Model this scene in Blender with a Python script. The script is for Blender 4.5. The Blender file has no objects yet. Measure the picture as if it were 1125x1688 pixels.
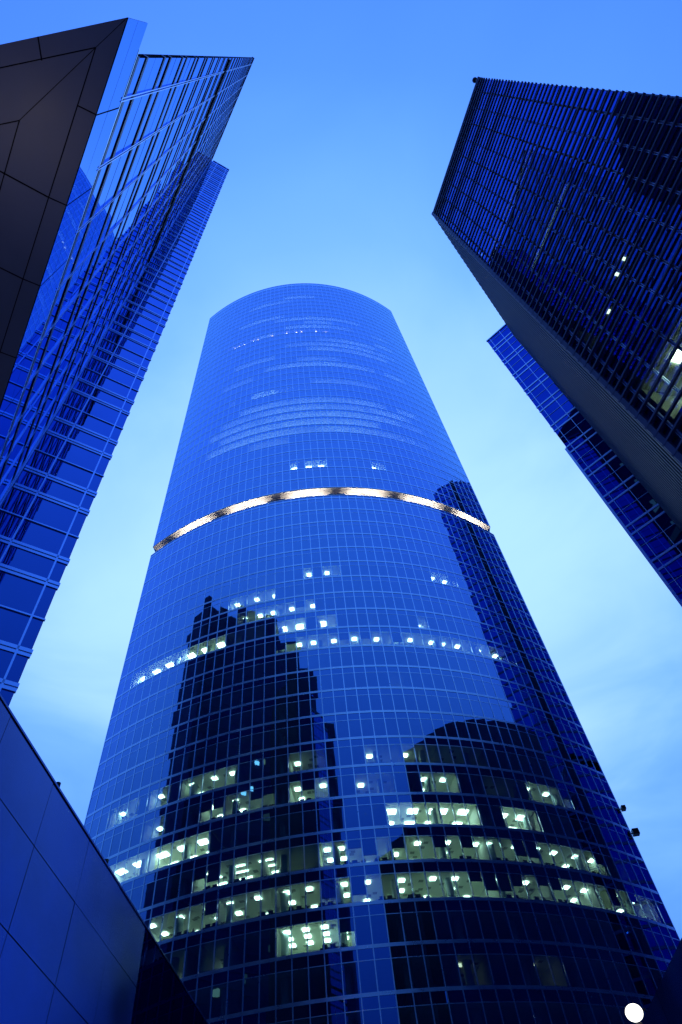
import bpy, math, random
import numpy as np
from mathutils import Matrix, Vector
random.seed(7)
S = bpy.context.scene
COL = S.collection
R_ = math.radians

# ------------------------------------------------------------------ camera
F_PX, W_PX = 1133.0, 1125.0
_zen = np.array([453.0 - 562.5, 844.0 - 95.0, -F_PX]); _zen /= np.linalg.norm(_zen)
_fwd = np.array([0, 0, -1.0]); _fwd = _fwd - _zen * (_fwd @ _zen); _fwd /= np.linalg.norm(_fwd)
_rt = np.cross(_fwd, _zen)
cam_d = bpy.data.cameras.new('camera'); cam = bpy.data.objects.new('camera', cam_d); COL.objects.link(cam)
m = Matrix([list(_rt) + [0], list(_fwd) + [0], list(_zen) + [1.6], [0, 0, 0, 1]])
cam.matrix_world = m
cam_d.sensor_fit = 'HORIZONTAL'; cam_d.sensor_width = 24.0; cam_d.lens = 24.0 * F_PX / W_PX
cam_d.clip_start = 0.1; cam_d.clip_end = 6000
S.camera = cam

# ------------------------------------------------------------------ world: dusk sky with thin cloud
w = bpy.data.worlds.new('World'); S.world = w; w.use_nodes = True
nt = w.node_tree; N = nt.nodes; L = nt.links
for n in list(N): N.remove(n)
def nd(t, **k):
    n = N.new(t)
    for a, b in k.items(): setattr(n, a, b)
    return n
tc = nd('ShaderNodeTexCoord')
nrm = nd('ShaderNodeVectorMath', operation='NORMALIZE'); L.new(tc.outputs['Generated'], nrm.inputs[0])
# the afterglow is brightest in this direction
ga, ge = R_(2), R_(47)
gd = (math.sin(ga) * math.cos(ge), math.cos(ga) * math.cos(ge), math.sin(ge))
dot = nd('ShaderNodeVectorMath', operation='DOT_PRODUCT'); L.new(nrm.outputs[0], dot.inputs[0]); dot.inputs[1].default_value = gd
mp = nd('ShaderNodeVectorMath', operation='MULTIPLY'); L.new(nrm.outputs[0], mp.inputs[0]); mp.inputs[1].default_value = (1.5, 1.5, 4.0)
ns = nd('ShaderNodeTexNoise'); ns.inputs['Scale'].default_value = 1.7; ns.inputs['Detail'].default_value = 5; ns.inputs['Roughness'].default_value = .5
ns.inputs['Distortion'].default_value = .6
L.new(mp.outputs[0], ns.inputs['Vector'])
nm = nd('ShaderNodeMath', operation='MULTIPLY_ADD'); L.new(ns.outputs['Fac'], nm.inputs[0]); nm.inputs[1].default_value = .32; nm.inputs[2].default_value = -.16
# the clouds thin out towards the zenith
sep = nd('ShaderNodeSeparateXYZ'); L.new(nrm.outputs[0], sep.inputs[0])
thin = nd('ShaderNodeMapRange'); L.new(sep.outputs['Z'], thin.inputs[0]); thin.inputs[1].default_value = .45; thin.inputs[2].default_value = .98; thin.inputs[3].default_value = 1.3; thin.inputs[4].default_value = .22
nm2 = nd('ShaderNodeMath', operation='MULTIPLY'); L.new(nm.outputs[0], nm2.inputs[0]); L.new(thin.outputs[0], nm2.inputs[1])
add = nd('ShaderNodeMath', operation='ADD'); L.new(dot.outputs['Value'], add.inputs[0]); L.new(nm2.outputs[0], add.inputs[1])
dip = nd('ShaderNodeMapRange'); L.new(sep.outputs['Z'], dip.inputs[0]); dip.inputs[1].default_value = .15; dip.inputs[2].default_value = .68; dip.inputs[3].default_value = -.20; dip.inputs[4].default_value = 0
add2 = nd('ShaderNodeMath', operation='ADD'); L.new(add.outputs[0], add2.inputs[0]); L.new(dip.outputs[0], add2.inputs[1])
hf = nd('ShaderNodeMath', operation='MULTIPLY_ADD'); L.new(add2.outputs[0], hf.inputs[0]); hf.inputs[1].default_value = .5; hf.inputs[2].default_value = .5
ramp = nd('ShaderNodeValToRGB'); L.new(hf.outputs[0], ramp.inputs[0])
cr = ramp.color_ramp; cr.interpolation = 'B_SPLINE'
stops = [(0.0, (.02, .10, .85)), (.35, (.06, .24, 1.1)), (.58, (.09, .34, 1.25)), (.75, (.06, .20, 1.3)),
         (.87, (.09, .33, 1.35)), (.93, (.21, .55, 1.5)), (.965, (.38, .73, 1.45)), (1.0, (.52, .9, 1.4))]
stops = [(p, tuple(v / 2 for v in c)) for p, c in stops]      # the ramp holds 0..1 only; the background strength restores it
cr.elements[0].position = 0; cr.elements[0].color = (*stops[0][1], 1)
cr.elements[1].position = 1; cr.elements[1].color = (*stops[-1][1], 1)
for p, c in stops[1:-1]:
    e = cr.elements.new(p); e.color = (*c, 1)
# lower sky a little dimmer, ground side darker
lo = nd('ShaderNodeMapRange'); L.new(sep.outputs['Z'], lo.inputs[0]); lo.inputs[1].default_value = .1; lo.inputs[2].default_value = .92; lo.inputs[3].default_value = .16; lo.inputs[4].default_value = 1.0
bk_ = nd('ShaderNodeMapRange'); L.new(sep.outputs['Y'], bk_.inputs[0]); bk_.inputs[1].default_value = .25; bk_.inputs[2].default_value = -.25; bk_.inputs[3].default_value = .15; bk_.inputs[4].default_value = 1.0
lom = nd('ShaderNodeMix'); lom.data_type = 'FLOAT'; L.new(bk_.outputs[0], lom.inputs[0]); lom.inputs[2].default_value = 1.0; L.new(lo.outputs[0], lom.inputs[3])
mul = nd('ShaderNodeVectorMath', operation='SCALE'); L.new(ramp.outputs[0], mul.inputs[0]); L.new(lom.outputs[0], mul.inputs['Scale'])
bg = nd('ShaderNodeBackground'); L.new(mul.outputs[0], bg.inputs['Color']); bg.inputs['Strength'].default_value = 2.0
wo = nd('ShaderNodeOutputWorld'); L.new(bg.outputs[0], wo.inputs['Surface'])

S.view_settings.view_transform = 'Standard'; S.view_settings.look = 'None'
S.view_settings.exposure = 0; S.view_settings.gamma = 1
S.render.engine = 'CYCLES'
S.cycles.use_denoising = True
S.cycles.max_bounces = 7; S.cycles.diffuse_bounces = 3; S.cycles.glossy_bounces = 4; S.cycles.transparent_max_bounces = 10
S.cycles.transmission_bounces = 2
S.cycles.sample_clamp_indirect = 4.0
S.cycles.caustics_reflective = False; S.cycles.caustics_refractive = False

# ------------------------------------------------------------------ materials
def new_mat(name):
    m = bpy.data.materials.new(name); m.use_nodes = True
    for n in list(m.node_tree.nodes): m.node_tree.nodes.remove(n)
    return m, m.node_tree.nodes, m.node_tree.links
def glass(name, tint, r0, rmax, trans, power=2.2, dirt=.12):
    """coated curtain-wall glass: tinted mirror layer over a tinted see-through pane"""
    m, n, l = new_mat(name)
    out = n.new('ShaderNodeOutputMaterial'); mix = n.new('ShaderNodeMixShader')
    lw = n.new('ShaderNodeLayerWeight'); lw.inputs['Blend'].default_value = .5
    pw = n.new('ShaderNodeMath'); pw.operation = 'POWER'; l.new(lw.outputs['Facing'], pw.inputs[0]); pw.inputs[1].default_value = power
    mr = n.new('ShaderNodeMath'); mr.operation = 'MULTIPLY_ADD'; l.new(pw.outputs[0], mr.inputs[0]); mr.inputs[1].default_value = rmax - r0; mr.inputs[2].default_value = r0
    tcx = n.new('ShaderNodeNewGeometry'); nz = n.new('ShaderNodeTexNoise'); nz.inputs['Scale'].default_value = .35; nz.inputs['Detail'].default_value = 3
    l.new(tcx.outputs['Position'], nz.inputs['Vector'])
    dm = n.new('ShaderNodeMath'); dm.operation = 'MULTIPLY_ADD'; l.new(nz.outputs['Fac'], dm.inputs[0]); dm.inputs[1].default_value = dirt * 2; dm.inputs[2].default_value = 1 - dirt
    mm = n.new('ShaderNodeMath'); mm.operation = 'MULTIPLY'; mm.use_clamp = True; l.new(mr.outputs[0], mm.inputs[0]); l.new(dm.outputs[0], mm.inputs[1])
    g = n.new('ShaderNodeBsdfGlossy'); g.inputs['Roughness'].default_value = .012
    # coated glass: deep colour seen square on, paler at a glancing angle
    tm = n.new('ShaderNodeMix'); tm.data_type = 'RGBA'; l.new(lw.outputs['Facing'], tm.inputs[0])
    tm.inputs[6].default_value = (tint[0] * .18, tint[1] * .46, tint[2], 1); tm.inputs[7].default_value = (min(1, tint[0] * 1.45), min(1, tint[1] * 1.3), 1, 1)
    l.new(tm.outputs[2], g.inputs['Color'])
    if isinstance(trans, tuple):
        t = n.new('ShaderNodeBsdfTransparent'); t.inputs['Color'].default_value = (*trans, 1)
    else:
        t = n.new('ShaderNodeBsdfDiffuse'); t.inputs['Color'].default_value = (.004, .006, .02, 1)
    l.new(mm.outputs[0], mix.inputs[0]); l.new(t.outputs[0], mix.inputs[1]); l.new(g.outputs[0], mix.inputs[2]); l.new(mix.outputs[0], out.inputs[0])
    return m
def solid(name, col, rough=.5, metal=0.0, var=.15, scale=1.5, stretch=(1, 1, 1), spec=.5, bump=0.0):
    m, n, l = new_mat(name)
    out = n.new('ShaderNodeOutputMaterial'); b = n.new('ShaderNodeBsdfPrincipled')
    b.inputs['Metallic'].default_value = metal; b.inputs['Specular IOR Level'].default_value = spec
    g = n.new('ShaderNodeNewGeometry'); mp = n.new('ShaderNodeMapping'); mp.inputs['Scale'].default_value = stretch
    nz = n.new('ShaderNodeTexNoise'); nz.inputs['Scale'].default_value = scale; nz.inputs['Detail'].default_value = 5
    l.new(g.outputs['Position'], mp.inputs[0]); l.new(mp.outputs[0], nz.inputs['Vector'])
    r = n.new('ShaderNodeValToRGB'); l.new(nz.outputs['Fac'], r.inputs[0])
    r.color_ramp.elements[0].position = .3; r.color_ramp.elements[1].position = .7
    r.color_ramp.elements[0].color = (*[c * (1 - var) for c in col], 1); r.color_ramp.elements[1].color = (*[min(1, c * (1 + var)) for c in col], 1)
    l.new(r.outputs[0], b.inputs['Base Color'])
    rr = n.new('ShaderNodeMath'); rr.operation = 'MULTIPLY_ADD'; l.new(nz.outputs['Fac'], rr.inputs[0]); rr.inputs[1].default_value = .2; rr.inputs[2].default_value = max(0, rough - .1)
    l.new(rr.outputs[0], b.inputs['Roughness'])
    if bump:
        bp = n.new('ShaderNodeBump'); bp.inputs['Strength'].default_value = bump; l.new(nz.outputs['Fac'], bp.inputs['Height']); l.new(bp.outputs[0], b.inputs['Normal'])
    l.new(b.outputs[0], out.inputs[0]); return m
def emit(name, col, s):
    m, n, l = new_mat(name)
    out = n.new('ShaderNodeOutputMaterial'); e = n.new('ShaderNodeEmission'); e.inputs['Color'].default_value = (*col, 1); e.inputs['Strength'].default_value = s
    l.new(e.outputs[0], out.inputs[0]); return m

M = {}
M['tower_glass'] = glass('coated_blue_glass', (.52, .80, 1.0), .34, .92, (.60, .86, .84), 1.1, .06)
M['side_glass'] = glass('opaque_coated_glass', (.52, .80, 1.0), .37, .95, None, 1.1, .06)
M['left_glass'] = glass('left_block_glass', (.20, .42, .88), .27, .9, None, 1.3, .08)
M['dash'] = solid('satin_aluminium', (.62, .80, 1.0), .5, 1.0, .05, .8)
M['right_glass'] = glass('right_block_glass', (.11, .26, .85), .32, .85, (.5, .66, .52), 2.5)
M['back_glass'] = glass('far_right_glass', (.06, .18, .62), .33, .8, None, 2.0)
M['alu'] = solid('blue_grey_aluminium', (.78, .95, 1.0), .30, 1.0, .06, .8)
M['alu_light'] = solid('light_aluminium', (.44, .64, .95), .28, 1.0, .06, .8)
M['fin'] = solid('dark_bronze_fin', (.10, .10, .19), .45, .2, .2, 2)
M['dark_ledge'] = solid('dark_ledge', (.03, .05, .12), .4, .2, .2, 2)
M['bronze'] = solid('corrugated_bronze_cladding', (.05, .045, .06), .5, .2, .25, .6, (3, 3, .25))
M['soffit'] = solid('brown_soffit_panel', (.19, .25, .40), .35, .1, .12, .5)
M['joint'] = solid('black_joint', (.01, .01, .015), .8, 0, .1)
M['panel'] = solid('blue_metal_panel', (.011, .055, .24), .2, .95, .35, .35, bump=.02)
M['dark_panel'] = glass('dark_wall_glass', (.03, .08, .35), .12, .6, None, 2.5)
M['white'] = solid('white_office_ceiling', (.72, .78, .66), .7, 0, .03)
M['wall_in'] = solid('pale_office_wall', (.55, .62, .52), .7, 0, .06)
M['carpet'] = solid('office_floor', (.45, .46, .42), .9, 0, .15)
M['core'] = solid('core_wall', (.22, .25, .24), .8, 0, .1)
M['column'] = solid('office_column', (.45, .62, .60), .45, 0, .05)
M['vent'] = solid('ceiling_vent', (.22, .27, .24), .8)
M['blind'] = solid('roller_blind_mask', (.08, .11, .12), .9, 0, .1)
M['roof'] = solid('roof_deck', (.12, .12, .14), .9, 0, .2)
M['cream'] = solid('cream_recess_panel', (.80, .72, .62), .45, 0, .05)
M['desk'] = solid('dark_desk', (.03, .035, .035), .6)
M['plant'] = solid('plant_leaf', (.03, .07, .03), .6, 0, .4, 8)
M['lamp'] = emit('office_lamp', (.80, 1.0, .90), 13.0)
M['cove'] = emit('cove_light', (.75, .95, 1.0), 4.0)
M['cove_dim'] = emit('dim_cove_light', (.75, .95, 1.0), 2.2)
M['lamp_dot'] = emit('small_bright_lamp', (.9, 1, .95), 4)
M['lamp_soft'] = emit('soft_office_lamp', (1, 1, .75), 1.6)
M['lamp_bright'] = emit('bright_office_lamp', (.86, 1.0, .92), 15.0)
M['lamp_warm'] = emit('warm_downlight', (1.0, .62, .28), 14.0)
M['globe'] = emit('opal_globe', (1.0, .97, .90), 3.0)
M['lit_teal'] = emit('teal_lit_window', (.45, 1, .95), 2.6)
M['added_faint'] = emit('added_faint_window', (.5, .8, .7), .12)
M['lit_dim'] = emit('dim_lit_window', (.8, 1, .5), .5)
M['strip'] = emit('warm_strip', (1.0, .80, .6), 2.0)
M['black_metal'] = solid('black_metal', (.02, .02, .025), .4, .5)
M['slate_line'] = solid('slate_band', (.03, .09, .30), .6)
M['slate_glass'] = glass('slate_tower_glass', (.10, .25, .9), .35, .8, None, 2, .25)
M['reflected'] = solid('dark_mirrored_facade', (.012, .026, .10), .85, 0, .35, .12, (1, 1, .2), spec=.05)  # the stepped tower's backlit darkness is put into the base colour
M['reflected_line'] = solid('dark_mirrored_band', (.03, .045, .12), .8, 0, .2, spec=.05)
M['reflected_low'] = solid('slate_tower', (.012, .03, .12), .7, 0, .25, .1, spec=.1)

# ------------------------------------------------------------------ object helpers
def world_loc(o):
    v = Vector((0, 0, 0))
    while o is not None: v += Vector(o.location); o = o.parent
    return v
def tag(o, label=None, cat=None, group=None, kind=None):
    if label: o['label'] = label
    if cat: o['category'] = cat
    if group: o['group'] = group
    if kind: o['kind'] = kind
    return o
def thing(name, label, cat, loc, group=None):
    o = bpy.data.objects.new(name, None); o.location = loc; o.empty_display_size = .5; COL.objects.link(o)
    return tag(o, label, cat, group)
class MB:
    def __init__(s): s.v = []; s.f = []
    def face(s, pts):
        k = len(s.v); s.v += [tuple(p) for p in pts]; s.f.append(tuple(range(k, k + len(pts)))); return s
    def prism(s, poly, z0, z1, top=True, bottom=True):
        """vertical prism over a plan polygon; z0/z1 numbers"""
        k = len(s.v); n = len(poly)
        s.v += [(x, y, z0) for x, y in poly] + [(x, y, z1) for x, y in poly]
        for i in range(n):
            j = (i + 1) % n; s.f.append((k + i, k + j, k + n + j, k + n + i))
        if bottom: s.f.append(tuple(k + n - 1 - i for i in range(n)))
        if top: s.f.append(tuple(k + n + i for i in range(n)))
        return s
    def hexa(s, a, b):
        """a, b: two quads (4 points each) joined into a closed block"""
        k = len(s.v); s.v += [tuple(p) for p in a] + [tuple(p) for p in b]
        s.f += [(k, k + 3, k + 2, k + 1), (k + 4, k + 5, k + 6, k + 7)]
        for i in range(4):
            j = (i + 1) % 4; s.f.append((k + i, k + j, k + 4 + j, k + 4 + i))
        return s
    def tube(s, p0, p1, r0, r1=None, n=12):
        r1 = r0 if r1 is None else r1
        p0 = Vector(p0); p1 = Vector(p1); d = (p1 - p0).normalized()
        a = d.orthogonal().normalized(); b = d.cross(a); k = len(s.v)
        for p, r in ((p0, r0), (p1, r1)):
            for i in range(n):
                t = 2 * math.pi * i / n; s.v.append(tuple(p + a * r * math.cos(t) + b * r * math.sin(t)))
        for i in range(n):
            j = (i + 1) % n; s.f.append((k + i, k + j, k + n + j, k + n + i))
        s.f.append(tuple(k + n - 1 - i for i in range(n))); s.f.append(tuple(k + n + i for i in range(n)))
        return s
    def lathe(s, c, prof, n=24):
        k = len(s.v); c = Vector(c)
        for r, z in prof:
            for i in range(n):
                t = 2 * math.pi * i / n; s.v.append((c.x + r * math.cos(t), c.y + r * math.sin(t), c.z + z))
        for q in range(len(prof) - 1):
            for i in range(n):
                j = (i + 1) % n; s.f.append((k + q * n + i, k + q * n + j, k + (q + 1) * n + j, k + (q + 1) * n + i))
        return s
    def build(s, name, mat, parent=None, smooth=False):
        off = world_loc(parent)
        me = bpy.data.meshes.new(name)
        me.from_pydata([(x - off.x, y - off.y, z - off.z) for x, y, z in s.v], [], s.f)
        me.materials.append(mat); me.update()
        if smooth:
            for p in me.polygons: p.use_smooth = True
        o = bpy.data.objects.new(name, me); COL.objects.link(o); o.parent = parent
        return o

# ------------------------------------------------------------------ ground
g = MB(); g.face([(-3000, -3000, 0), (3000, -3000, 0), (3000, 3000, 0), (-3000, 3000, 0)])
tag(g.build('ground', solid('paved_ground', (.28, .28, .30), .7, 0, .2, .4)), kind='structure')
pv = MB()
for i in range(-4, 5):
    for j in range(-6, 28):
        x, y = i * 1.6 + .8, j * 1.6
        pv.prism([(x - .79, y - .79), (x + .79, y - .79), (x + .79, y + .79), (x - .79, y + .79)], .004, .03)
tag(pv.build('pavement', solid('granite_paving', (.24, .23, .22), .6, 0, .2, 1.3)), kind='structure')

# ================================================================== central curved tower
CX, CY, RR = -9.0, 128.4, 57.5
NB = 48; TH0, TH1 = R_(-31.5), R_(43.5)
FH = 4.03; Z0 = 29.06
def th(b): return TH0 + (TH1 - TH0) * b / NB
def P(b, r, z):
    t = th(b); return (CX + r * math.sin(t), CY - r * math.cos(t), z)
def fz(n): return Z0 + FH * n
tower = thing('curved_tower', 'tall curved blue glass office tower with a lit ribbon recess round its middle', 'building', (CX, CY, 0))
N_LOW = -8; Z_LT = 114.75; N_UP = 22; N_TOP = 58; Z_TOP = fz(58) + 3.0 
def ring(mb, r0, r1, z0, z1, b0=0, b1=NB):
    for b in range(int(b0), int(b1)):
        mb.hexa([P(b, r0, z0), P(b + 1, r0, z0), P(b + 1, r1, z0), P(b, r1, z0)], [P(b, r0, z1), P(b + 1, r0, z1), P(b + 1, r1, z1), P(b, r1, z1)])
def pane(mb, b, r, z0, z1, b2=None):
    b2 = b + 1 if b2 is None else b2
    j = lambda: r + random.uniform(-.007, .007)
    # keep each pane flat: one tilt per pane
    a, c, t = random.uniform(-.004, .004), random.uniform(-.004, .004), random.uniform(-.003, .003)
    mb.face([P(b, r + a, z0), P(b2, r + c, z0), P(b2, r + c + t, z1), P(b, r + a + t, z1)])
VH = 2.98
rest_w, rest_s = MB(), MB()
n_win = 0
for n in list(range(N_LOW, 22)) + list(range(N_UP, N_TOP + 1)):
    z = fz(n); top_low = (n == 21)
    sp = MB()
    for b in range(NB):
        if top_low:
            pane(sp, b, RR, z + .3, Z_LT - .12)
        else:
            zt = VH if n < N_TOP else 1.6
            if 0 <= n <= 2 and n_win < 100 and 10 <= b:
                w1 = MB(); pane(w1, b, RR, z + .3, z + VH); w1.build('window', M['tower_glass'], tower); n_win += 1
            else: pane(rest_w, b, RR, z + .3, z + zt)
            pane(sp, b, RR, z + zt, z + min(FH, 3.0 if n == N_TOP else FH))
    sp.build('spandrel', M['side_glass'], tower)
    lg = MB(); ring(lg, RR - .1, RR + .045, z - .02, z + .12); ring(lg, RR - .1, RR + .02, z + .12, z + .18); ring(lg, RR - .1, RR + .035, z + .18, z + .31)
    lg.build('floor_ledge', M['alu'], tower)
    if not top_low:
        tr = MB(); ring(tr, RR - .05, RR + .022, z + VH - .035, z + VH + .035) if n < N_TOP else None
        if n < N_TOP: tr.build('transom', M['alu'], tower)
tag(rest_w.build('windows', M['tower_glass'], tower), kind='stuff')
# mullions
for (za, zb) in ((fz(N_LOW), Z_LT), (fz(N_UP) - .1, Z_TOP)):
    for b in range(NB + 1):
        hw = .055 / 1.57; mb = MB()
        mb.hexa([P(b - hw, RR - .02, za), P(b + hw, RR - .02, za), P(b + hw, RR + .05, za), P(b - hw, RR + .05, za)],
                [P(b - hw, RR - .02, zb), P(b + hw, RR - .02, zb), P(b + hw, RR + .05, zb), P(b - hw, RR + .05, zb)])
        mb.build('mullion', M['alu'], tower)
# corner caps + lips at the recess
lip = MB(); ring(lip, RR - .4, RR + .07, Z_LT - .14, Z_LT); lip.build('parapet_coping', M['alu'], tower)
lip = MB(); ring(lip, RR - .35, RR + .10, fz(N_UP) - .32, fz(N_UP) - .03); lip.build('overhang_edge', M['cream'], tower)
cop = MB(); ring(cop, RR - .4, RR + .05, Z_TOP, Z_TOP + .2); cop.build('roof_coping', M['alu'], tower)
# slabs (with ceilings), per floor
for n in list(range(N_LOW, 21)) + list(range(N_UP, N_TOP)):
    sl = MB(); ring(sl, RR - 9.0, RR - .12, fz(n) + 3.05, fz(n) + FH - .02)
    sl.build('ceiling_slab', M['white'], tower)
cr_ = MB(); ring(cr_, RR - 9.6, RR - 9.05, 0, Z_LT); ring(cr_, RR - 9.6, RR - 9.05, fz(22) + .1, Z_TOP); cr_.build('core_wall', M['core'], tower)
# side walls, roof
def backpt(sx): return (CX + sx, CY + 6)
pl = P(0, RR, 0); pr = P(NB, RR, 0)
for (za, zb, nm_) in ((0, Z_LT - .15, 'lower'), (fz(22) - .3, Z_TOP, 'upper')):
    for q, sgn in ((pl, 1), (pr, -1)):
        s_ = MB(); xb = q[0] + sgn * 5.0; s_.hexa([(q[0], q[1] + .02, za), (q[0] + sgn * .3, q[1] + .02, za), (xb + sgn * .3, CY + 12, za), (xb, CY + 12, za)],
                                     [(q[0], q[1] + .02, zb), (q[0] + sgn * .3, q[1] + .02, zb), (xb + sgn * .3, CY + 12, zb), (xb, CY + 12, zb)])
        s_.build('side_wall', M['side_glass'], tower)
s_ = MB(); s_.prism([(pl[0] + 5, CY + 11.7), (pr[0] - 5, CY + 11.7), (pr[0] - 5, CY + 12), (pl[0] + 5, CY + 12)], 0, Z_TOP); s_.build('rear_wall', M['side_glass'], tower)
for zz, nm_ in ((Z_TOP - 1.2, 'roof'), (Z_LT - .6, 'terrace_floor')):
    poly = [P(b, RR - .3, 0)[:2] for b in range(NB + 1)] + [(pr[0] - 5, CY + 11.6), (pl[0] + 5, CY + 11.6)]
    r_ = MB(); r_.prism(poly, zz, zz + .2); r_.build(nm_, M['roof'], tower)
# -- the lit recess: cream soffit bent in two slopes, columns with cones, winged brackets
zs = fz(N_UP) - .34
sf = MB()
def sz(bb, k):
    ph = (bb - 21.9) / 7.68 * 2 * math.pi
    return zs - k * (.5 - .2 * math.cos(ph))
prof = ((RR - .3, 0.0), (RR - .9, .25), (RR - 1.5, .7), (RR - 2.2, 1.1), (RR - 3.3, 1.5))
NS = NB * 4
for i in range(NS + 1):
    for (ra, ka) in prof: sf.v.append(P(i / 4, ra, sz(i / 4, ka)))
for i in range(NS):
    for q in range(4):
        k = i * 5 + q; sf.f.append((k, k + 5, k + 6, k + 1))
sf.build('recess_soffit', M['cream'], tower, smooth=True)
iw = MB(); ring(iw, RR - 3.6, RR - 3.32, Z_LT - .4, zs + .1); iw.build('recess_wall', M['cream'], tower)
CB = [21.9 + 3.84 * k for k in range(-6, 8)]
CB = [b for b in CB if -.6 < b < NB + .2]
for i, b in enumerate(CB):
    b = max(.3, min(NB - .3, b)); k = round((b - 21.9) / 3.84)
    c = P(b, RR - 1.25, 0); cm = MB()
    cm.lathe((c[0], c[1], 0), [(.26, Z_LT - .4), (.26, zs - 1.9), (.30, zs - 1.5), (.16, zs - .75), (.05, zs - .30), (.02, zs - .2)], 14)
    cm.build('recess_column', M['column'], tower, smooth=True)
    if k % 2:
        for sg in (-1, 1):
            wb = MB()
            a0 = P(b + sg * .15, RR - 1.0, zs - .25); a1 = P(b + sg * 1.25, RR - .55, zs - 1.2); a2 = P(b + sg * .25, RR - .8, zs - 2.6)
            c0 = P(b + sg * .15, RR - 1.6, zs - .35); c1 = P(b + sg * 1.25, RR - 1.2, zs - 1.3); c2 = P(b + sg * .25, RR - 1.3, zs - 2.6)
            wb.face([a0, a1, a2]); wb.face([c0, c2, c1]); wb.face([a0, c0, c1, a1]); wb.face([a1, c1, c2, a2]); wb.face([a0, a2, c2, c0])
            wb.build('recess_bracket', M['cream'], tower)
    else:
        pass
    # uplights on the terrace; weaker ones by the bracket columns are added fill
for i in range(len(CB) + 1):
    kk = -6 + i
    bb = 21.9 + 3.84 * kk
    if -1 <= bb <= NB + 1:
        for db in ((-1.6, -.55, .55, 1.6) if kk % 2 == 0 else (-.9, .9)):
            if not .3 < bb + db < NB - .3: continue
            c = P(bb + db, RR - 1.1, Z_LT - .35)
            up = MB(); up.lathe(c, [(0.0, -.5), (.16, -.5), (.16, 0), (.0, 0)], 10); up.build('uplight', M['strip'], tower)
            ld = bpy.data.lights.new('uplight_lamp', 'SPOT'); ld.energy = 210 if kk % 2 == 0 else 80; ld.color = (1, .95, .90); ld.shadow_soft_size = .05; ld.spot_size = R_(150); ld.spot_blend = .8
            lo_ = bpy.data.objects.new('uplight_lamp', ld); COL.objects.link(lo_); lo_.parent = tower
            lo_.location = (c[0] - CX, c[1] - CY, c[2] + .2); lo_.rotation_euler = (math.pi, 0, 0)
fill_s = MB(); ring(fill_s, RR - 1.6, RR - 1.2, Z_LT - .38, Z_LT - .3); fill_s.build('fill_strip', emit('recess_fill_light', (1, .94, .88), 3.5), tower)  # hidden glowing strip added as soft fill for the recess
# -- offices
def rooms():
    R = []
    def a(n, b0, b1, style='n', p=1.0): R.append((n, b0, b1, style, p))
    a(0, 29, 31, 'one'); a(0, 34, 36, 'one')
    a(1, 13, 15, 'dim'); a(1, 18, 23, 'many'); a(1, 10, 12, 'dim')
    a(2, 8, 14, 'n'); a(2, 14, 18, 'n'); a(2, 18, 22, 'n'); a(2, 22, 26, 'n'); a(2, 26, 33, 'n'); a(2, 33, 37, 'n'); a(2, 37, 41, 'n'); a(2, 41, 47, 'n')
    a(3, 12, 17, 'tube'); a(3, 21, 22, 'n'); a(3, 22, 26, 'n'); a(3, 26, 33, 'n'); a(3, 33, 37, 'n'); a(3, 37, 43, 'n'); a(3, 44, 46, 'dim')
    a(4, 4, 8, 'bright'); a(4, 8, 13, 'bright'); a(4, 26, 30, 'bright'); a(4, 30, 33, 'bright'); a(4, 35, 38, 'bright'); a(4, 33, 34, 'dim')
    a(5, 7, 9, 'one'); a(5, 12, 14, 'n'); a(5, 14, 18, 'n'); a(5, 19, 22, 'n'); a(5, 24, 27, 'one'); a(5, 29, 32, 'n'); a(5, 34, 38, 'dim'); a(5, 38, 42, 'n')
    a(6, 3, 6, 'n'); a(6, 7, 9, 'n'); a(6, 10, 15, 'n'); a(6, 19, 22, 'one'); a(6, 25, 28, 'one'); a(6, 28, 31, 'one'); a(6, 31, 35, 'dim')
    a(11, 18, 21, 'n'); a(11, 21, 25, 'n'); a(11, 25, 29, 'n'); a(11, 29, 34, 'n'); a(11, 34, 38, 'n'); a(11, 38, 42, 'n')
    a(12, 2, 8, 'bright'); a(12, 8, 13, 'bright'); a(12, 13, 17, 'dim'); a(12, 18, 21, 'bright'); a(12, 22, 24, 'bright'); a(12, 27, 28, 'dim'); a(12, 32, 33, 'one')
    a(13, 14, 17, 'n'); a(13, 17, 22, 'n'); a(14, 13, 18, 'n'); a(14, 12, 13, 'dim'); a(15, 14, 18, 'dim'); a(15, 21, 22, 'n'); a(15, 23, 25, 'n'); a(15, 35, 38, 'n')
    a(9, 28, 30, 'dim')
    a(24, 20, 21, 'bright'); a(24, 22, 25, 'bright'); a(24, 31, 33, 'bright')
    a(27, 14, 20, 'pale'); a(28, 7, 24, 'pale'); a(29, 9, 34, 'pale'); a(30, 15, 38, 'pale'); a(31, 9, 33, 'pale'); a(32, 12, 36, 'pale')
    a(28, 24, 40, 'pale'); a(31, 33, 40, 'pale'); a(30, 7, 15, 'pale'); a(35, 24, 36, 'pale'); a(40, 10, 18, 'pale'); a(41, 24, 40, 'pale'); a(49, 10, 20, 'pale'); a(34, 14, 18, 'bright'); a(34, 10, 11, 'pale'); a(37, 8, 14, 'pale'); a(38, 16, 36, 'pale'); a(39, 22, 30, 'pale'); a(42, 20, 40, 'pale'); a(43, 26, 38, 'pale'); a(45, 14, 18, 'pale'); a(46, 20, 34, 'pale'); a(47, 24, 30, 'pale'); a(48, 18, 36, 'pale'); a(53, 12, 22, 'pale'); a(54, 20, 27, 'pale')
    for n in (28, 30, 32, 38, 42, 44, 46): a(n, 38, 42, 'pale')
    return R
n_lamp = 0; lamp_rest = MB(); part_rest = MB()
done = set()
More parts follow.
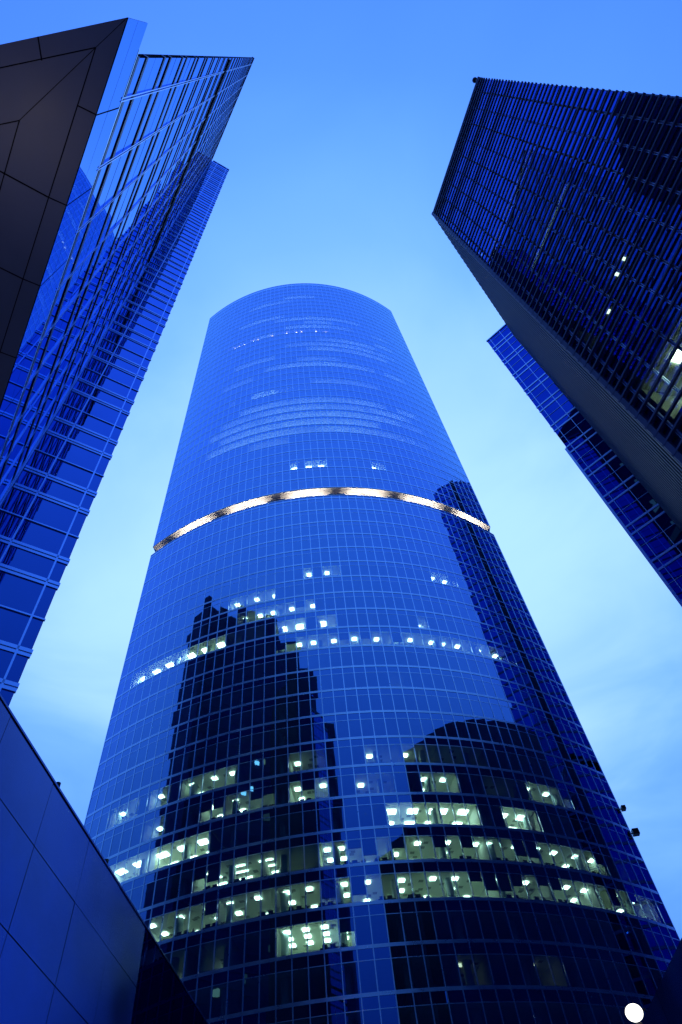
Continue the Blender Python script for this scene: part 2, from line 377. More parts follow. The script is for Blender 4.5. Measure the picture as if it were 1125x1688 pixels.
def lampq(b, dep, wdt=.62, dpt=.62, z=0, mat='lamp', nmx='ceiling_lamp'):
    global n_lamp
    hw = wdt / 2 / 1.45; mb = MB()
    r0 = RR - dep; q0 = [P(b - hw, r0 + dpt / 2, z - .10), P(b + hw, r0 + dpt / 2, z - .10), P(b + hw, r0 - dpt / 2, z - .10), P(b - hw, r0 - dpt / 2, z - .10)]
    q1 = [(x, y, z - .06) for x, y, _ in q0]
    if n_lamp < 100: mb.hexa(q0, q1); mb.build(nmx, M[mat], tower); n_lamp += 1
    else: lamp_rest.setdefault(mat, MB()).hexa(q0, q1)
lamp_rest = {}
blinds = MB(); parts = MB()
desk_spots = []
for (n, b0, b1, style, p) in rooms():
    zc = fz(n) + 3.05; zf = fz(n)
    for b in (b0, b1):
        key = (n, b)
        if key in done: continue
        done.add(key); e = .04
        parts.hexa([P(b - e, RR - 8.95, zf + .01), P(b + e, RR - 8.95, zf + .01), P(b + e, RR - .3, zf + .01), P(b - e, RR - .3, zf + .01)],
                   [P(b - e, RR - 8.95, zc - .01), P(b + e, RR - 8.95, zc - .01), P(b + e, RR - .3, zc - .01), P(b - e, RR - .3, zc - .01)])
    if style == 'pale':
        b = b0
        while b < b1:
            e = min(b1, b + random.choice((2, 3, 4, 5)))
            q0 = [P(b + .1, RR - 2.2, zc - .65), P(e - .1, RR - 2.2, zc - .65), P(e - .1, RR - 3.4, zc - .65), P(b + .1, RR - 3.4, zc - .65)]
            lamp_rest.setdefault(random.choice(('cove', 'cove', 'cove_dim')), MB()).hexa(q0, [(x, y, zc - .6) for x, y, _ in q0])
            b = e
        continue
    b = b0 + .55; k = 0
    while b < b1:
        if style == 'n':
            lampq(b, 1.5 + random.uniform(-.1, .1), z=zc)
            if k % 2 == 0: lampq(b + .1, 3.6, z=zc)
            if k % 2 == 1: lampq(b, 5.2, z=zc)
            b += random.choice((1.6, 2.0, 2.2))
        elif style == 'bright':
            lampq(b, 1.7, 1.1, .9, zc, 'lamp_bright'); lampq(b, 4.2, 1.1, .9, zc, 'lamp_bright'); b += 1.7
        elif style == 'many':
            for dd in (1.3, 2.7, 4.1): lampq(b, dd, z=zc)
            b += 1.25
        elif style == 'tube':
            for dd in (1.6, 2.8, 4.2): lampq(b + .3, dd, 1.5, .16, zc)
            b += 2.1
        elif style == 'one':
            lampq(b, 2.2, z=zc, mat='lamp' if n else 'lamp_soft'); b += 9
        elif style == 'dim':
            lampq(b, 5.5, .4, .4, zc); b += 9
        k += 1
    if style in ('n', 'tube', 'many'):
        for bb in range(b0, b1):
            if random.random() < (.32 if n < 8 else .15):
                h = random.choice((1.0, 1.3, 1.3, 1.9)); blinds.face([P(bb + .04, RR - .22, zc - h), P(bb + .96, RR - .22, zc - h), P(bb + .96, RR - .22, zc), P(bb + .04, RR - .22, zc)])
        if n in (1, 2, 3, 4, 5): desk_spots.append((n, b0, b1))
for q in range(9, 29):
    if q in (12, 15, 16, 18, 19, 21, 24, 25, 27): continue
    c = P(q + .3, RR - .9, fz(45) + 3.04)
    mb = MB(); mb.lathe(c, [(0, -.22), (.17, -.2), (.17, 0), (0, 0)], 8); mb.build('warm_downlight', M['lamp_warm'], tower)
for k_, mb in lamp_rest.items(): tag(mb.build('ceiling_lamps', M[k_], tower), kind='stuff')
vents = MB()
for (n, b0, b1, style, p) in rooms():
    if n > 8 or style == 'pale': continue
    for q in range((b1 - b0) * 2):
        b = random.uniform(b0 + .3, b1 - .3); dd = random.uniform(.9, 5.5); z = fz(n) + 3.045
        vents.face([P(b - .17, RR - dd, z), P(b + .17, RR - dd, z), P(b + .17, RR - dd - .5, z), P(b - .17, RR - dd - .5, z)])
tag(vents.build('ceiling_vents', M['vent'], tower), kind='stuff')
tag(blinds.build('roller_blinds', M['blind'], tower), kind='stuff')
parts.build('partition_walls', M['wall_in'], tower)
# columns inside the lower floors
for b in CB:
    c = P(b + .3, RR - 1.6, 0); cm = MB(); cm.lathe((c[0], c[1], 0), [(.42, .1), (.42, 113.6)], 16); cm.build('office_column', M['column'], tower, smooth=True)
# floodlights on the right-hand edge
for (dz, s_) in ((0, .8), (3.4, .55)):
    q = P(NB, RR, 49.0 + dz); fl = MB()
    fl.tube((q[0], q[1] + .3, q[2]), (q[0] + .45, q[1] + .3, q[2]), .07)
    fl.prism([(q[0] + .3, q[1] - .2), (q[0] + .3 + 1.0 * s_, q[1] - .2), (q[0] + .3 + 1.0 * s_, q[1] + .5), (q[0] + .3, q[1] + .5)], q[2] - .45 * s_, q[2] + .45 * s_)
    fl.build('floodlight', M['black_metal'], tower)

# desks and plants near the glass
def desk(x, y, z, a):
    t = thing('office_desk', 'dark desk with monitors seen from below behind a lit tower window', 'desk', (x, y, z), 'desks behind the lit tower windows')
    ca, sa = math.cos(a), math.sin(a)
    def box(name, x0, x1, y0, y1, z0, z1, mat='desk'):
        mb = MB(); mb.prism([(x + ca * u - sa * v, y + sa * u + ca * v) for u, v in ((x0, y0), (x1, y0), (x1, y1), (x0, y1))], z + z0, z + z1); mb.build(name, M[mat], t)
    box('desk_top', -.9, .9, -.35, .35, .72, .76); box('modesty_panel', -.88, .88, -.33, -.30, .25, .715)
    for u in (-.85, .80): box('leg', u, u + .05, -.28, .3, 0, .715)
    for u in (-.45, .35):
        box('monitor', u - .27, u + .27, .0, .04, .86, 1.22); 
def plant(x, y, z):
    t = thing('potted_plant', 'leafy potted plant behind a lit tower window', 'plant', (x, y, z), 'potted plants behind the lit tower windows')
    mb = MB(); mb.lathe((x, y, z), [(.001, 0), (.15, 0), (.2, .4), (.001, .4)], 10); mb.build('pot', M['desk'], t)
    lf = MB()
    for i in range(26):
        a = random.uniform(0, 6.28); l_ = random.uniform(.3, .6); e = random.uniform(.2, 1.2); z1 = z + .4 + random.uniform(0, .3)
        dx, dy, dz = math.cos(a) * math.cos(e) * l_, math.sin(a) * math.cos(e) * l_, math.sin(e) * l_
        px, py = -math.sin(a) * .06, math.cos(a) * .06
        lf.face([(x, y, z1), (x + dx * .5 + px, y + dy * .5 + py, z1 + dz * .6), (x + dx, y + dy, z1 + dz * .8), (x + dx * .5 - px, y + dy * .5 - py, z1 + dz * .6)])
    lf.build('leaves', M['plant'], t)
for (n, b0, b1) in desk_spots:
    b = b0 + 1.2
    while b < b1 - .5:
        if random.random() < .62:
            c = P(b, RR - .95, fz(n) + .0); desk(c[0], c[1], c[2], th(b))
            if random.random() < .5: c = P(b + .85, RR - .7, fz(n)); plant(*c)
        b += 2.1

# ================================================================== left block (front wall, inner corner, wing, soffit)
Ld = Vector((-.593, .805)); Ln = Vector((.805, .593)); LO = Ln * -2.48
def lp(s, o): v = LO + Ld * s + Ln * o; return (v.x, v.y)
HL = 116.0; SA, SB = 1.40, 15.83
left = thing('left_block', 'tall blue glass block at the left with brown soffit and dark ledges', 'building', (-12, 4, 0))
def lbox(mb, s0, s1, o0, o1, z0, z1): mb.prism([lp(s0, o0), lp(s1, o0), lp(s1, o1), lp(s0, o1)], z0, z1)
def tilt_quad(mb, a, b, z0, z1, nrm, amp=.004):
    t = [random.uniform(-amp, amp) for _ in range(3)]
    pa = (a[0] + nrm[0] * t[0], a[1] + nrm[1] * t[0]); pb = (b[0] + nrm[0] * t[1], b[1] + nrm[1] * t[1])
    mb.face([(*pa, z0), (*pb, z0), (pb[0] + nrm[0] * t[2], pb[1] + nrm[1] * t[2], z1), (pa[0] + nrm[0] * t[2], pa[1] + nrm[1] * t[2], z1)])
ms = [SA + .82 + 1.48 * k for k in range(-1, 20)]; ms = [SA] + [s for s in ms if SA + .2 < s < SB - .2] + [SB]
levels = []
z = 18.9
while z < HL - 1: levels.append(z); z += 4.2
# wing wall, square to the front wall, starting from the inner corner
WB = Vector(lp(SB, 0)); WL = 2.73
def wp(t, o): v = WB + Ln * t - Ld * o; return (v.x, v.y)   # o positive = towards the street
wm = [0, .90, 2.38, WL]
zgap = 53.9
n_w = 0; rest = MB()
def add_pane(a, b, z0, z1, nrm, amp=.004):
    global n_w
    if n_w < 100 and z0 < 60:
        mb = MB(); tilt_quad(mb, a, b, z0, z1, nrm, amp); mb.build('window', M['left_glass'], left); n_w += 1
    else: tilt_quad(rest, a, b, z0, z1, nrm, amp)
wl = [z for z in [18.9 - 4.2 * k for k in range(4, 0, -1)]] + levels
for z in wl:
    top = min(z + 4.2, HL)
    for a, b in ((z + .3, z + 1.25), (z + 1.55, z + 2.75), (z + 2.8, top)):
        if a >= HL: continue
        b = min(b, HL)
        if z >= 18:
            for s0, s1 in zip(ms[:-1], ms[1:]): add_pane(lp(s0, 0), lp(s1, 0), a, b, Ln)
        for t0, t1 in zip(wm[:-1], wm[1:]): add_pane(wp(t0, 0), wp(t1, 0), a, b, -Ld, .003)
tag(rest.build('windows', M['left_glass'], left), kind='stuff')
for z in wl:
    for dz in (0, 1.25):
        if z + dz > HL: continue
        if z >= 18:
            mb = MB(); lbox(mb, SA - .03, SB - .02, -.1, .024, z + dz, z + dz + .25)
            mb.build('front_ledge', M['dark_ledge'], left)
        mb = MB()
        q = lambda t0, t1, o0, o1, z0, z1: mb.prism([wp(t0, o0), wp(t1, o0), wp(t1, o1), wp(t0, o1)], z0, z1)
        q(.1, WL + .04, -.05, .035, z + dz, z + dz + .14); q(.1, WL + .05, -.05, .06, z + dz + .14, z + dz + .27)
        mb.build('wing_ledge', M['alu_light'], left)
    mb = MB(); mb.prism([wp(.02, -.02), wp(WL + .04, -.02), wp(WL + .04, .045), wp(.02, .045)], z + 2.75, z + 2.81); mb.build('wing_transom', M['alu_light'], left)
for s in ms[1:-1]:
    for o in (-.045, .025):
        mb = MB(); lbox(mb, s + o, s + o + .03, -.02, .035, 18.6, HL); mb.build('mullion', M['alu_light'], left)
for s in (SB - .16, SB - .05):
    mb = MB(); lbox(mb, s - .02, s + .02, -.02, .08, 3, HL); mb.build('corner_mullion', M['alu_light'], left)
for t in wm[1:-1]:
    mb = MB(); mb.prism([wp(t - .028, -.02), wp(t + .028, -.02), wp(t + .028, .06), wp(t - .028, .06)], 1.5, HL); mb.build('mullion', M['alu_light'], left)
# body, roof edge, the dark louvre recess with its warm light
body = MB()
poly = [lp(SA, -.15), lp(SB + .15, -.15), wp(WL, -.15), lp(SB + 14, WL - .02), lp(SB + 14, -16), (lp(SA, -.15)[0] - 20, lp(SA, -.15)[1] - .3)]
body.prism(poly, 19.2, HL - .15)
body.prism([wp(-3, -.15), wp(WL, -.15), lp(SB + 14, WL - .02), lp(SB + 14, -16), lp(SB, -16)], 0, 19.15)
body.build('core', M['joint'], left)
# the far side of the block, seen only in reflections; its dark mirror tone is put into the colour
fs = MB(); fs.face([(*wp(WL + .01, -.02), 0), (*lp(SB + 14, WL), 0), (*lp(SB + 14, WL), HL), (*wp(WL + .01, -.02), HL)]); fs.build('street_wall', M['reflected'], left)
cp = MB(); lbox(cp, SA - .02, SB, -.3, .08, HL, HL + .6); cp.build('roof_edge', M['dark_ledge'], left)
cp = MB(); cp.prism([wp(.25, -.3), wp(WL + .08, -.3), wp(WL + .08, .08), wp(.25, .08)], HL, HL + .3); cp.build('wing_roof_edge', M['alu_light'], left)
gp = MB(); lbox(gp, SA + .1, SB - .3, .0, .09, zgap - .1, zgap + .35); lbox(gp, SA + .1, SB - .3, .0, .07, zgap + 1.2, zgap + 1.6); gp.build('service_ledge', M['joint'], left)
for s in (3.2, 4.1, 5.0):
    mb = MB(); lbox(mb, s, s + .5, .03, .05, zgap + .45, zgap + .75); mb.build('service_lamp', M['lamp_warm'], left)
# canopy: fascia and soffit with its joints
ZS, ZF = 16.5, 18.7
tip = Vector(lp(.74, .0)); e1 = Ld; e2 = (Vector((-4.71, -.75)) - Vector((-2.41, -.87))).normalized()
tip = Vector((-2.42, -.885))
can = [tuple(tip), tuple(tip + e1 * 15.0), tuple(tip + e1 * 15.0 - Ln * 18), tuple(tip + e2 * 24)]
cb = MB(); cb.prism([(p[0], p[1]) for p in can], ZS + .02, ZF - .02); cb.build('canopy_body', M['joint'], left)
sfm = MB(); sfm.face([(x, y, ZS) for x, y in can]); sfm.build('soffit', M['soffit'], left)
fa = MB()
fs_ = [0, 1.67, 3.43, 5.19, 6.95, 8.7, 10.5, 12.2, 14.0, 15.0]
for a, b in zip(fs_[:-1], fs_[1:]):
    pa = tip + e1 * (a + (.015 if a else 0)); pb = tip + e1 * (b - .015); nn = Ln * .02
    for za, zb in ((ZS, ZS + 1.02), (ZS + 1.035, ZF)):
        tilt_quad(fa, tuple(pa + nn), tuple(pb + nn), za, zb, Ln, .002)
fa.build('fascia', M['left_glass'], left)
f2 = MB(); pa = tip + e2 * 0; pb = tip + e2 * 24; n2 = Vector((e2.y, -e2.x)) * .02; f2.face([(*(pa - n2 * -1), ZS), (*(pb + n2), ZS), (*(pb + n2), ZF), (*(pa + n2), ZF)]); f2.build('fascia', M['left_glass'], left)
cn = MB(); cn.prism([tuple(tip + e1 * .5 + Ln * .021), tuple(tip + e1 * 15 + Ln * .021), tuple(tip + e1 * 15 - Ln * .2), tuple(tip + e1 * .5 - Ln * .2)], ZF + .002, ZF + .08); cn.build('fascia_cap', M['alu'], left)
jn = MB()
def joint(a, b, w_=.02):
    a = Vector(a); b = Vector(b); d = (b - a).normalized(); n_ = Vector((-d.y, d.x)) * w_ / 2
    jn.face([(*(a - n_), ZS - .004), (*(a + n_), ZS - .004), (*(b + n_), ZS - .004), (*(b - n_), ZS - .004)])
c1 = Vector((-3.09, -.53)); c2 = Vector((-4.80, .38)); c3 = Vector((-5.65, .80))
joint(c1, c1 + e1 * 14); joint(c1, c1 + e2 * 20)
joint(c2, c2 + e1 * 11); joint(c2, c2 + e2 * 18)
joint(c3, c3 + e1 * 9, .02)
joint(tip, c1, .010); joint(c1, c2, .012)
for a in (1.67, 3.43, 5.19, 6.95, 8.7):
    q = tip + e1 * a; dd = (Vector((-3.70, .29)) - Vector((-3.45, .45))).normalized(); joint(q, q + dd * .335, .025)
    if a > 3: 
        q2 = q + dd * .335; joint(q2, q2 + (Vector((-5.43, 1.2)) - Vector((-4.79, 1.69))).normalized() * 1.35, .03)
for a in (1.6, 3.6, 5.6):
    q = tip + e2 * a; joint(q, q + Vector((.12, .34)) * -1 if False else q + Vector((-.06, .345)), .025)
jn.build('soffit_joints', M['joint'], left)

# ================================================================== low panelled wall, lower left
lw = thing('panelled_wall', 'dark blue metal panelled wall rising at the lower left', 'wall', (-8.5, 14, 0))
def wx(y): return -7.62 + (y - 11) * .028
ys = [4.0, 6.3, 8.6, 10.9, 13.3, 15.7, 18.0, 20.3]; zsx = [0.2, 3.3, 5.1, 6.9, 8.7, 10.45, 12.0]
bk = MB(); bk.prism([(wx(4) - .06, 4), (wx(40) - .06, 40), (wx(40) - 2.6, 40), (wx(4) - 2.6, 4)], 0, 11.95); bk.build('backing', M['joint'], lw)
for y0, y1 in zip(ys[:-1], ys[1:]):
    for z0, z1 in zip(zsx[:-1], zsx[1:]):
        mb = MB(); g_ = .011; a, b, c = [random.uniform(-.004, .004) for _ in range(3)]
        f_ = [(wx(y0) + a, y0 + g_, z0 + g_), (wx(y1) + b, y1 - g_, z0 + g_), (wx(y1) + b + c, y1 - g_, z1 - g_), (wx(y0) + a + c, y0 + g_, z1 - g_)]
        mb.hexa([(x - .05, y, z) for x, y, z in f_], f_); mb.build('cladding_panel', M['panel'], lw)
for y0, y1 in zip([20.3, 23.5, 26.7, 29.9, 33.1, 36.3], [23.5, 26.7, 29.9, 33.1, 36.3, 40]):
    for z0, z1 in ((0.2, 4), (4, 8), (8, 12.0)):
        mb = MB(); f_ = [(wx(y0), y0 + .02, z0 + .02), (wx(y1), y1 - .02, z0 + .02), (wx(y1), y1 - .02, z1 - .02), (wx(y0), y0 + .02, z1 - .02)]
        mb.hexa([(x - .05, y, z) for x, y, z in f_], f_); mb.build('glass_panel', M['dark_panel'], lw)
cpm = MB(); cpm.prism([(wx(4) + .03, 4), (wx(40) + .03, 40), (wx(40) - .5, 40), (wx(4) - .5, 4)], 12.0, 12.05); cpm.build('coping', M['panel'], lw)
for y in (13.6, 17.0):
    mb = MB(); mb.tube((wx(y) - .05, y, 12.07), (wx(y) - .05, y, 12.2), .06); mb.build('coping_knob', M['black_metal'], lw)
# ------------------------------------------------------------------ low wall, lower right
rw = thing('side_wall', 'plain dark navy wall crossing the lower right corner', 'wall', (10, 26, 0))
for y0, y1 in zip(range(10, 50, 5), range(15, 55, 5)):
    mb = MB(); fx = lambda y: 9.25 - (y - 25.8) * .077
    mb.prism([(fx(y0), y0 + .02), (fx(y1), y1 - .02), (fx(y1) + 2.5, y1 - .02), (fx(y0) + 2.5, y0 + .02)], 0, 11.99); mb.build('wall_panel', M['panel'], rw)
# ------------------------------------------------------------------ globe lamp
gl = thing('globe_street_lamp', 'glowing white globe street lamp at the lower right', 'street lamp', (5.25, 20.0, 0))
gx, gy, gz = 5.25, 20.0, 8.17
mb = MB(); mb.lathe((gx, gy, 0), [(.001, .03), (.22, .03), (.2, .25), (.09, .4), (.075, 4), (.06, gz - .34), (.11, gz - .32), (.11, gz - .24), (.001, gz - .24)], 16); mb.build('pole', M['black_metal'], gl, smooth=True)
mb = MB(); mb.lathe((gx, gy, gz), [(  .205 * math.sin(math.pi * i / 20) + .0005, -.18 * math.cos(math.pi * i / 20)) for i in range(21)], 32); mb.build('globe', M['globe'], gl, smooth=True)
mb = MB(); mb.prism([(gx + .17, gy - .03), (gx + .29, gy - .03), (gx + .29, gy + .03), (gx + .17, gy + .03)], gz + .02, gz + .06); mb.build('clip', M['black_metal'], gl)
# a second lamp of the same kind under the canopy, outside the frame: it warms the soffit
g2 = thing('globe_street_lamp', 'warm globe lamp standing under the brown canopy', 'street lamp', (-7.6, .9, 0))
mb = MB(); mb.lathe((-7.6, .9, 0), [(.001, .03), (.22, .03), (.2, .25), (.09, .4), (.07, 6.6), (.11, 6.65), (.11, 6.75), (.001, 6.75)], 16); mb.build('pole', M['black_metal'], g2, smooth=True)
mb = MB(); mb.lathe((-7.6, .9, 7.0), [(.27 * math.sin(math.pi * i / 14) + .0005, -.27 * math.cos(math.pi * i / 14)) for i in range(15)], 20); mb.build('globe', emit('warm_globe', (1, .75, .55), 38), g2, smooth=True)

# ================================================================== right block with fins
RP0 = Vector((13.4, 14.8)); RP1 = Vector((21.9, 28.6)); RP4 = Vector((18.1, 3.75)); HR = 73.9
rd = (RP4 - RP0); RL = rd.length; rd.normalize(); rn = Vector((rd.y, -rd.x))
if rn.dot(-RP0) < 0: rn = -rn
def rp(s, o): v = RP0 + rd * s + rn * o; return (v.x, v.y)
right = thing('finned_block', 'dark glass block at the right wrapped in horizontal bronze fins', 'building', (22, 14, 0))
RFH = 4.25; rf0 = 54.4 - RFH * 12
rl = [rf0 + RFH * k for k in range(0, 17)]           # ceiling levels
rm = [0, .55] + [1.28 * k + .70 for k in range(1, 9)] + [RL]
rm = [0.0, .72, 1.96, 3.30, 4.56, 5.83, 7.12, 8.46, 9.69, 10.96, RL]
def rbox(mb, s0, s1, o0, o1, z0, z1): mb.prism([rp(s0, o0), rp(s1, o0), rp(s1, o1), rp(s0, o1)], z0, z1)
n_w = 0; rest = MB()
for z in rl:
    if z > HR: continue
    for s0, s1 in zip(rm[:-1], rm[1:]):
        z0, z1 = z - RFH + .02, min(z, HR)
        if z > HR - 3: z1 = HR
        if n_w < 100 and 24 < z < 68: mb = MB(); tilt_quad(mb, rp(s0, 0), rp(s1, 0), z0, z1, rn, .005); mb.build('window', M['right_glass'], right); n_w += 1
        else: tilt_quad(rest, rp(s0, 0), rp(s1, 0), z0, z1, rn, .005)
tag(rest.build('windows', M['right_glass'], right), kind='stuff')
for s in rm[1:-1]:
    for o in (-.06, .02):
        mb = MB(); rbox(mb, s + o, s + o + .045, -.02, .06, 2, HR); mb.build('mullion', M['dash'], right)
z = 8.0; k = 0
while z < HR:
    mb = MB(); rbox(mb, -.02, RL + .06, .07, .19, z, z + .06); rbox(mb, -.02, RL + .06, .165, .19, z + .06, z + .12); mb.build('fin', M['fin'], right)
    z += (.78, .78, .98, .88, .83)[k % 5]; k += 1
for s in rm[1:-1:2]:
    mb = MB(); rbox(mb, s - .03, s + .03, .05, .10, 8, HR); mb.build('fin_bracket', M['fin'], right)
# slabs and interior
for z in rl:
    if z > HR - .5: continue
    mb = MB(); rbox(mb, .1, RL - .1, -6.5, -.12, z, z + 1.05); mb.build('ceiling_slab', M['core'], right)
mb = MB(); rbox(mb, .05, RL - .05, -7.0, -6.55, 0, HR - .1); mb.build('core_wall', M['core'], right)
def rroom(zc, s0, s1, lamps, dark=False, mat='lamp', blind=0):
    mb = MB(); rbox(mb, s0 + .03, s1 - .03, -5.5, -.16, zc - .03, zc - .01); mb.build('office_ceiling', M['core' if dark else 'white'], right)
    if blind: mb = MB(); rbox(mb, s0 + .03, s1 - .03, -.22, -.20, zc - 3.1, zc - blind); mb.build('roller_blind_mask', M['blind'], right)  # opaque panel added to narrow the lit streak
    mb = MB()
    for s in (s0, s1): rbox(mb, s - .04, s + .04, -5.5, -.16, zc - 3.15, zc - .03)
    rbox(mb, s0 + .05, s1 - .05, -5.5, -5.4, zc - 3.15, zc - .03); mb.build('office_wall', M['wall_in'], right)
    mb = MB(); rbox(mb, s0 + .05, s1 - .05, -5.3, -.2, zc - 3.17, zc - 3.1); mb.build('office_floor', M['carpet'], right)
    for (s, o, a, b) in lamps:
        mb = MB(); rbox(mb, s - a / 2, s + a / 2, -o - b / 2, -o + b / 2, zc - .08, zc - .035); mb.build('ceiling_lamp', M[mat], right)
rroom(rl[10], 2.0, 7.1, [(3, 3.0, 1.2, 1.2), (6, 3.0, 1.2, 1.2)], mat='lamp', blind=.55)
rroom(rl[12], .2, 8.4, [(2, 3.0, 1, 1), (6.5, 3.0, 1, 1)], mat='lamp', blind=.75)
rroom(rl[12] - 2 * RFH + 2 * RFH + RFH, 10.9, 11.6, [])
rroom(rl[8], .8, 6.6, [(4.9, 1.2, .17, .22), (4.1, 1.25, .17, .22), (2.2, 1.9, .24, .3)], dark=True, mat='lamp_dot')
rroom(rl[6], .9, 4.6, [(2.7, 1.0, .55, .55), (2.8, 3.6, .5, .5), (1.6, 2.4, .5, .5)], mat='lamp_bright')
rroom(rl[5], .8, 3.2, [(2, 2.6, .5, .5)])
# bronze side wall: corrugated
cw = MB(); d1 = (RP1 - RP0); l1 = d1.length; d1.normalize(); n1 = Vector((-d1.y, d1.x))
k = 0; s = 0.0; pts = []
while s < l1 - .001:
    s2 = min(s + .30, l1); o = .0 if k % 2 == 0 else .07
    pts += [RP0 + d1 * s + n1 * o, RP0 + d1 * s2 + n1 * o]; s = s2; k += 1
for a, b in zip(pts[:-1], pts[1:]): cw.face([(*a, 0), (*b, 0), (*b, HR + .4), (*a, HR + .4)])
cw.build('corrugated_wall', M['bronze'], right)
ct = MB(); ct.prism([tuple(RP0 + n1 * .1 + d1 * .0), tuple(RP0 - rd * 0 + rn * .18), tuple(RP0 + rd * .25 + rn * .18), tuple(RP0 + rd * .25 - rn * .3), tuple(RP0 + d1 * .3)], 0, HR + .4); ct.build('corner_trim', M['fin'], right)
bd = MB(); q3 = RP1 + Vector((26, 4)); q2 = RP4 + Vector((30, 6))
bd.prism([tuple(RP1), tuple(q3), tuple(q2), rp(RL, -.1), rp(RL - .1, -7.1), rp(.4, -7.1)], 0, HR - .05); bd.build('rear_body', M['reflected_low'], right)
ce = MB(); rbox(ce, 0, RL + .1, -7, .15, HR, HR + .3); ce.build('roof_edge', M['fin'], right)
mb = MB(); v = rp(RL - .2, .1); mb.lathe((v[0], v[1], HR + .3), [(.001, 0), (.06, 0), (.06, .5), (.22, .6), (.25, .8), (.15, 1.0), (.001, 1.0)], 12); mb.build('roof_lamp', M['black_metal'], right)
# plant in the lit corner office
for (s, o, zz) in ((3.2, 1.2, rl[6] - 3.1),):
    v = rp(s, -o); t = thing('potted_palm', 'potted palm inside the greenish lit office of the finned block', 'plant', (v[0], v[1], zz))
    mb = MB(); mb.lathe((v[0], v[1], zz), [(.001, 0), (.2, 0), (.26, .45), (.001, .45)], 12); mb.build('pot', M['desk'], t)
    mb = MB()
    for i in range(60):
        a = random.uniform(0, 6.28); l_ = random.uniform(.5, 1.0); e = random.uniform(.3, 1.4)
        x, y = v; dx, dy, dz = math.cos(a) * math.cos(e) * l_, math.sin(a) * math.cos(e) * l_, math.sin(e) * l_; px, py = -math.sin(a) * .05, math.cos(a) * .05
        mb.face([(x, y, zz + .45), (x + dx * .5 + px, y + dy * .5 + py, zz + .5 + dz), (x + dx, y + dy, zz + .4 + dz * 1.1), (x + dx * .5 - px, y + dy * .5 - py, zz + .5 + dz)])
    mb.build('leaves', M['plant'], t)

# ================================================================== block behind it (same banded cladding as the left wing)
A2 = Vector((21.9, 33.5)); H2 = 86.1; dd2 = Vector((math.sin(R_(127)), math.cos(R_(127)))); nn2 = Vector((dd2.y, -dd2.x))
if nn2.dot(-A2) < 0: nn2 = -nn2
back = thing('banded_block', 'narrow blue glass block with paired pale bands behind the finned block', 'building', (25, 36, 0))
def bp_(s, o): v = A2 + dd2 * s + nn2 * o; return (v.x, v.y)
bm = [0, .45, 1.93, 3.41, 4.89]
n_w = 0; rest = MB(); lv = []
z = H2 - 4.4 * 19 + .6
while z < H2:
    lv.append(z); z += 4.4
for z in lv:
    for a, b in ((z + .2, z + 1.0), (z + 1.25, z + 2.9), (z + 2.94, z + 4.4)):
        b = min(b, H2)
        if a >= b: continue
        for s0, s1 in zip(bm[:-1], bm[1:]):
            if n_w < 100 and z > 25: mb = MB(); tilt_quad(mb, bp_(s0, 0), bp_(s1, 0), a, b, nn2, .002); mb.build('window', M['back_glass'], back); n_w += 1
            else: tilt_quad(rest, bp_(s0, 0), bp_(s1, 0), a, b, nn2, .002)
    for dz in (0, 1.02):
        if z + dz < H2: mb = MB(); mb.prism([bp_(-.05, -.05), bp_(5, -.05), bp_(5, .05), bp_(-.05, .05)], z + dz, z + dz + .2); mb.build('ledge', M['alu'], back)
    if z + 2.9 < H2: mb = MB(); mb.prism([bp_(0, -.05), bp_(5, -.05), bp_(5, .04), bp_(0, .04)], z + 2.9, z + 2.94); mb.build('transom', M['alu'], back)
tag(rest.build('windows', M['back_glass'], back), kind='stuff')
for s in bm[1:-1]:
    mb = MB(); mb.prism([bp_(s - .025, -.02), bp_(s + .025, -.02), bp_(s + .025, .05), bp_(s - .025, .05)], 1, H2); mb.build('mullion', M['alu'], back)
bb = MB(); bb.prism([bp_(.0, -.1), bp_(5.5, -.1), (46, 52), (57.6, 75), (34.5, 51)], 0, H2 - .05); bb.build('body', M['reflected_low'], back)
ed = MB(); ed.prism([bp_(-.06, -.1), bp_(5, -.1), bp_(5, .1), bp_(-.06, .1)], H2, H2 + .2); ed.build('roof_edge', M['alu'], back)

se = MB(); se.prism([bp_(-.22, -.5), bp_(-.003, -.5), bp_(-.003, .02), bp_(-.22, .02)], 0, 57); se.build('edge_pier', M['alu'], back)
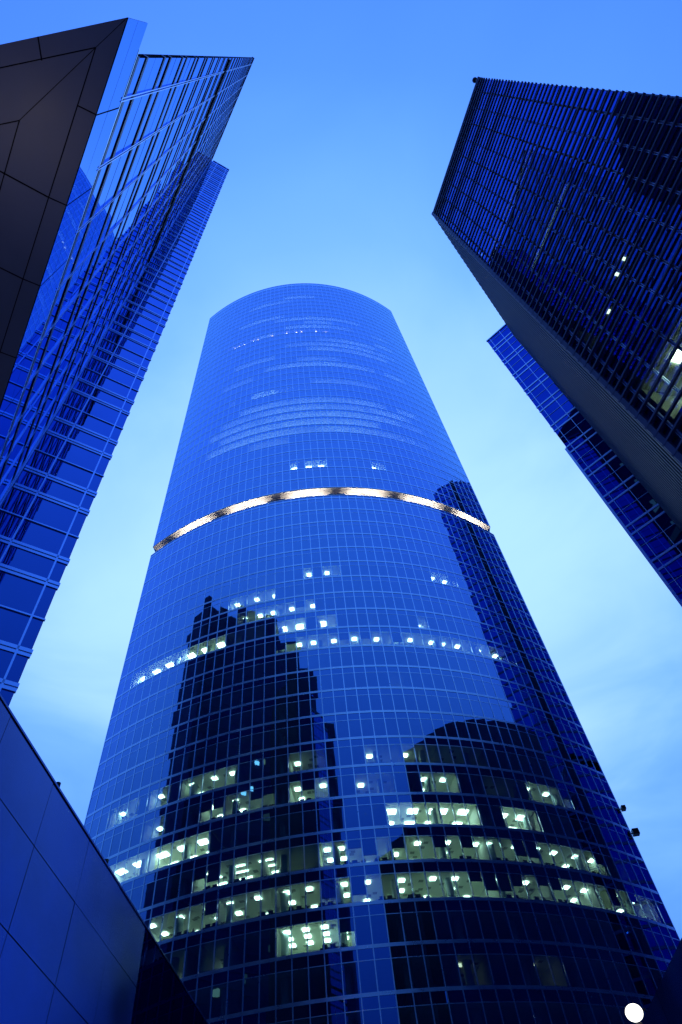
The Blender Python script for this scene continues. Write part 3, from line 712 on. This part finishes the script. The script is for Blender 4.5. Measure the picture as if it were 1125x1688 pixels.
# ================================================================== buildings that show only as reflections in the glass
def block(name, label, pts_h, mat, line, loc, band=4.2, depth=25):
    t = thing(name, label, 'building', loc)
    for (poly, h) in pts_h:
        mb = MB(); mb.prism(poly, 0, h); mb.build('volume', mat, t)
        bn = MB(); cx_ = sum(p[0] for p in poly) / len(poly); cy_ = sum(p[1] for p in poly) / len(poly); z = 8
        while z < h - 1:
            bn.prism([(cx_ + (x - cx_) * 1.006, cy_ + (y - cy_) * 1.006) for x, y in poly], z, z + .5); z += band
        bn.build('band_course', line, t)
    return t
G = [([(1, -39), (-9, -37), (-12, -62), (3, -62)], 150), ([(-9, -37), (-20, -35), (-22, -60), (-12, -62)], 172), ([(-20, -35), (-40, -32), (-42, -60), (-22, -60)], 186),
     ([(-40, -32), (-53, -24), (-66, -50), (-42, -60)], 199), ([(-53, -24), (-72, -7), (-95, -30), (-66, -50)], 196), ([(-72, -7), (-80, 10), (-105, 0), (-95, -30)], 187), ([(-80, 10), (-81, 22), (-105, 22), (-105, 0)], 181)]
et_dark = MB(); et_dark.prism([(70.6, 80), (71.7, 80), (71.9, 85), (70.8, 85)], 0, 199)
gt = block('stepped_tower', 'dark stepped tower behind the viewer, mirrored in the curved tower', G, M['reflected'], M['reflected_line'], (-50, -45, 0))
Eb = [([(71, 64), (73, 99), (110, 99), (110, 62)], 200)]
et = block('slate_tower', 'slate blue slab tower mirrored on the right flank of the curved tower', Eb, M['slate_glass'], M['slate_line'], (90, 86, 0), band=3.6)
et_dark.build('dark_shaft', M['reflected'], et)

for (x, y, z) in ((-62, -26, 122), (-65, -24.7, 127), (-68, -23.2, 119), (-60, -27.1, 131), (-57, -28.4, 116), (-71, -21.6, 125), (-66, -24.2, 112), (-25, -34.8, 150), (-25, -34.8, 141), (-25, -34.8, 132), (-25, -34.8, 123), (-25, -34.8, 114)):
    if x < -50: x, y = x * .9, -24 + (-53 - x * .9) * .89
    mb = MB(); mb.prism([(x - .5, y + .8), (x + .5, y - .1), (x + .7, y + .7), (x - .3, y + 1.6)], z, z + .9); mb.build('lit_window', M['lit_teal'] if x < -50 else M['lit_dim'], gt)

for i in range(46):  # made-up lit windows, added to soften the dark mirrored tower
    t = random.random(); x = -6 - 64 * t; y = -37.4 - (-37.4 + 12) * 0 if x > -20 else (-35 + (-20 - x) * .15 if x > -40 else (-32 + (-40 - x) * .615 if x > -53 else -24 + (-53 - x) * .895))
    y += .25; z = random.uniform(30, 150); l_ = random.choice((1.5, 1.5, 3, 6))
    mb = MB(); mb.prism([(x - l_ / 2, y - .5), (x + l_ / 2, y - .5), (x + l_ / 2, y + .25), (x - l_ / 2, y + .25)], z, z + 1.4); mb.build('lit_window', M[random.choice(('lit_dim', 'lit_dim', 'added_faint', 'added_faint', 'added_faint'))], gt)
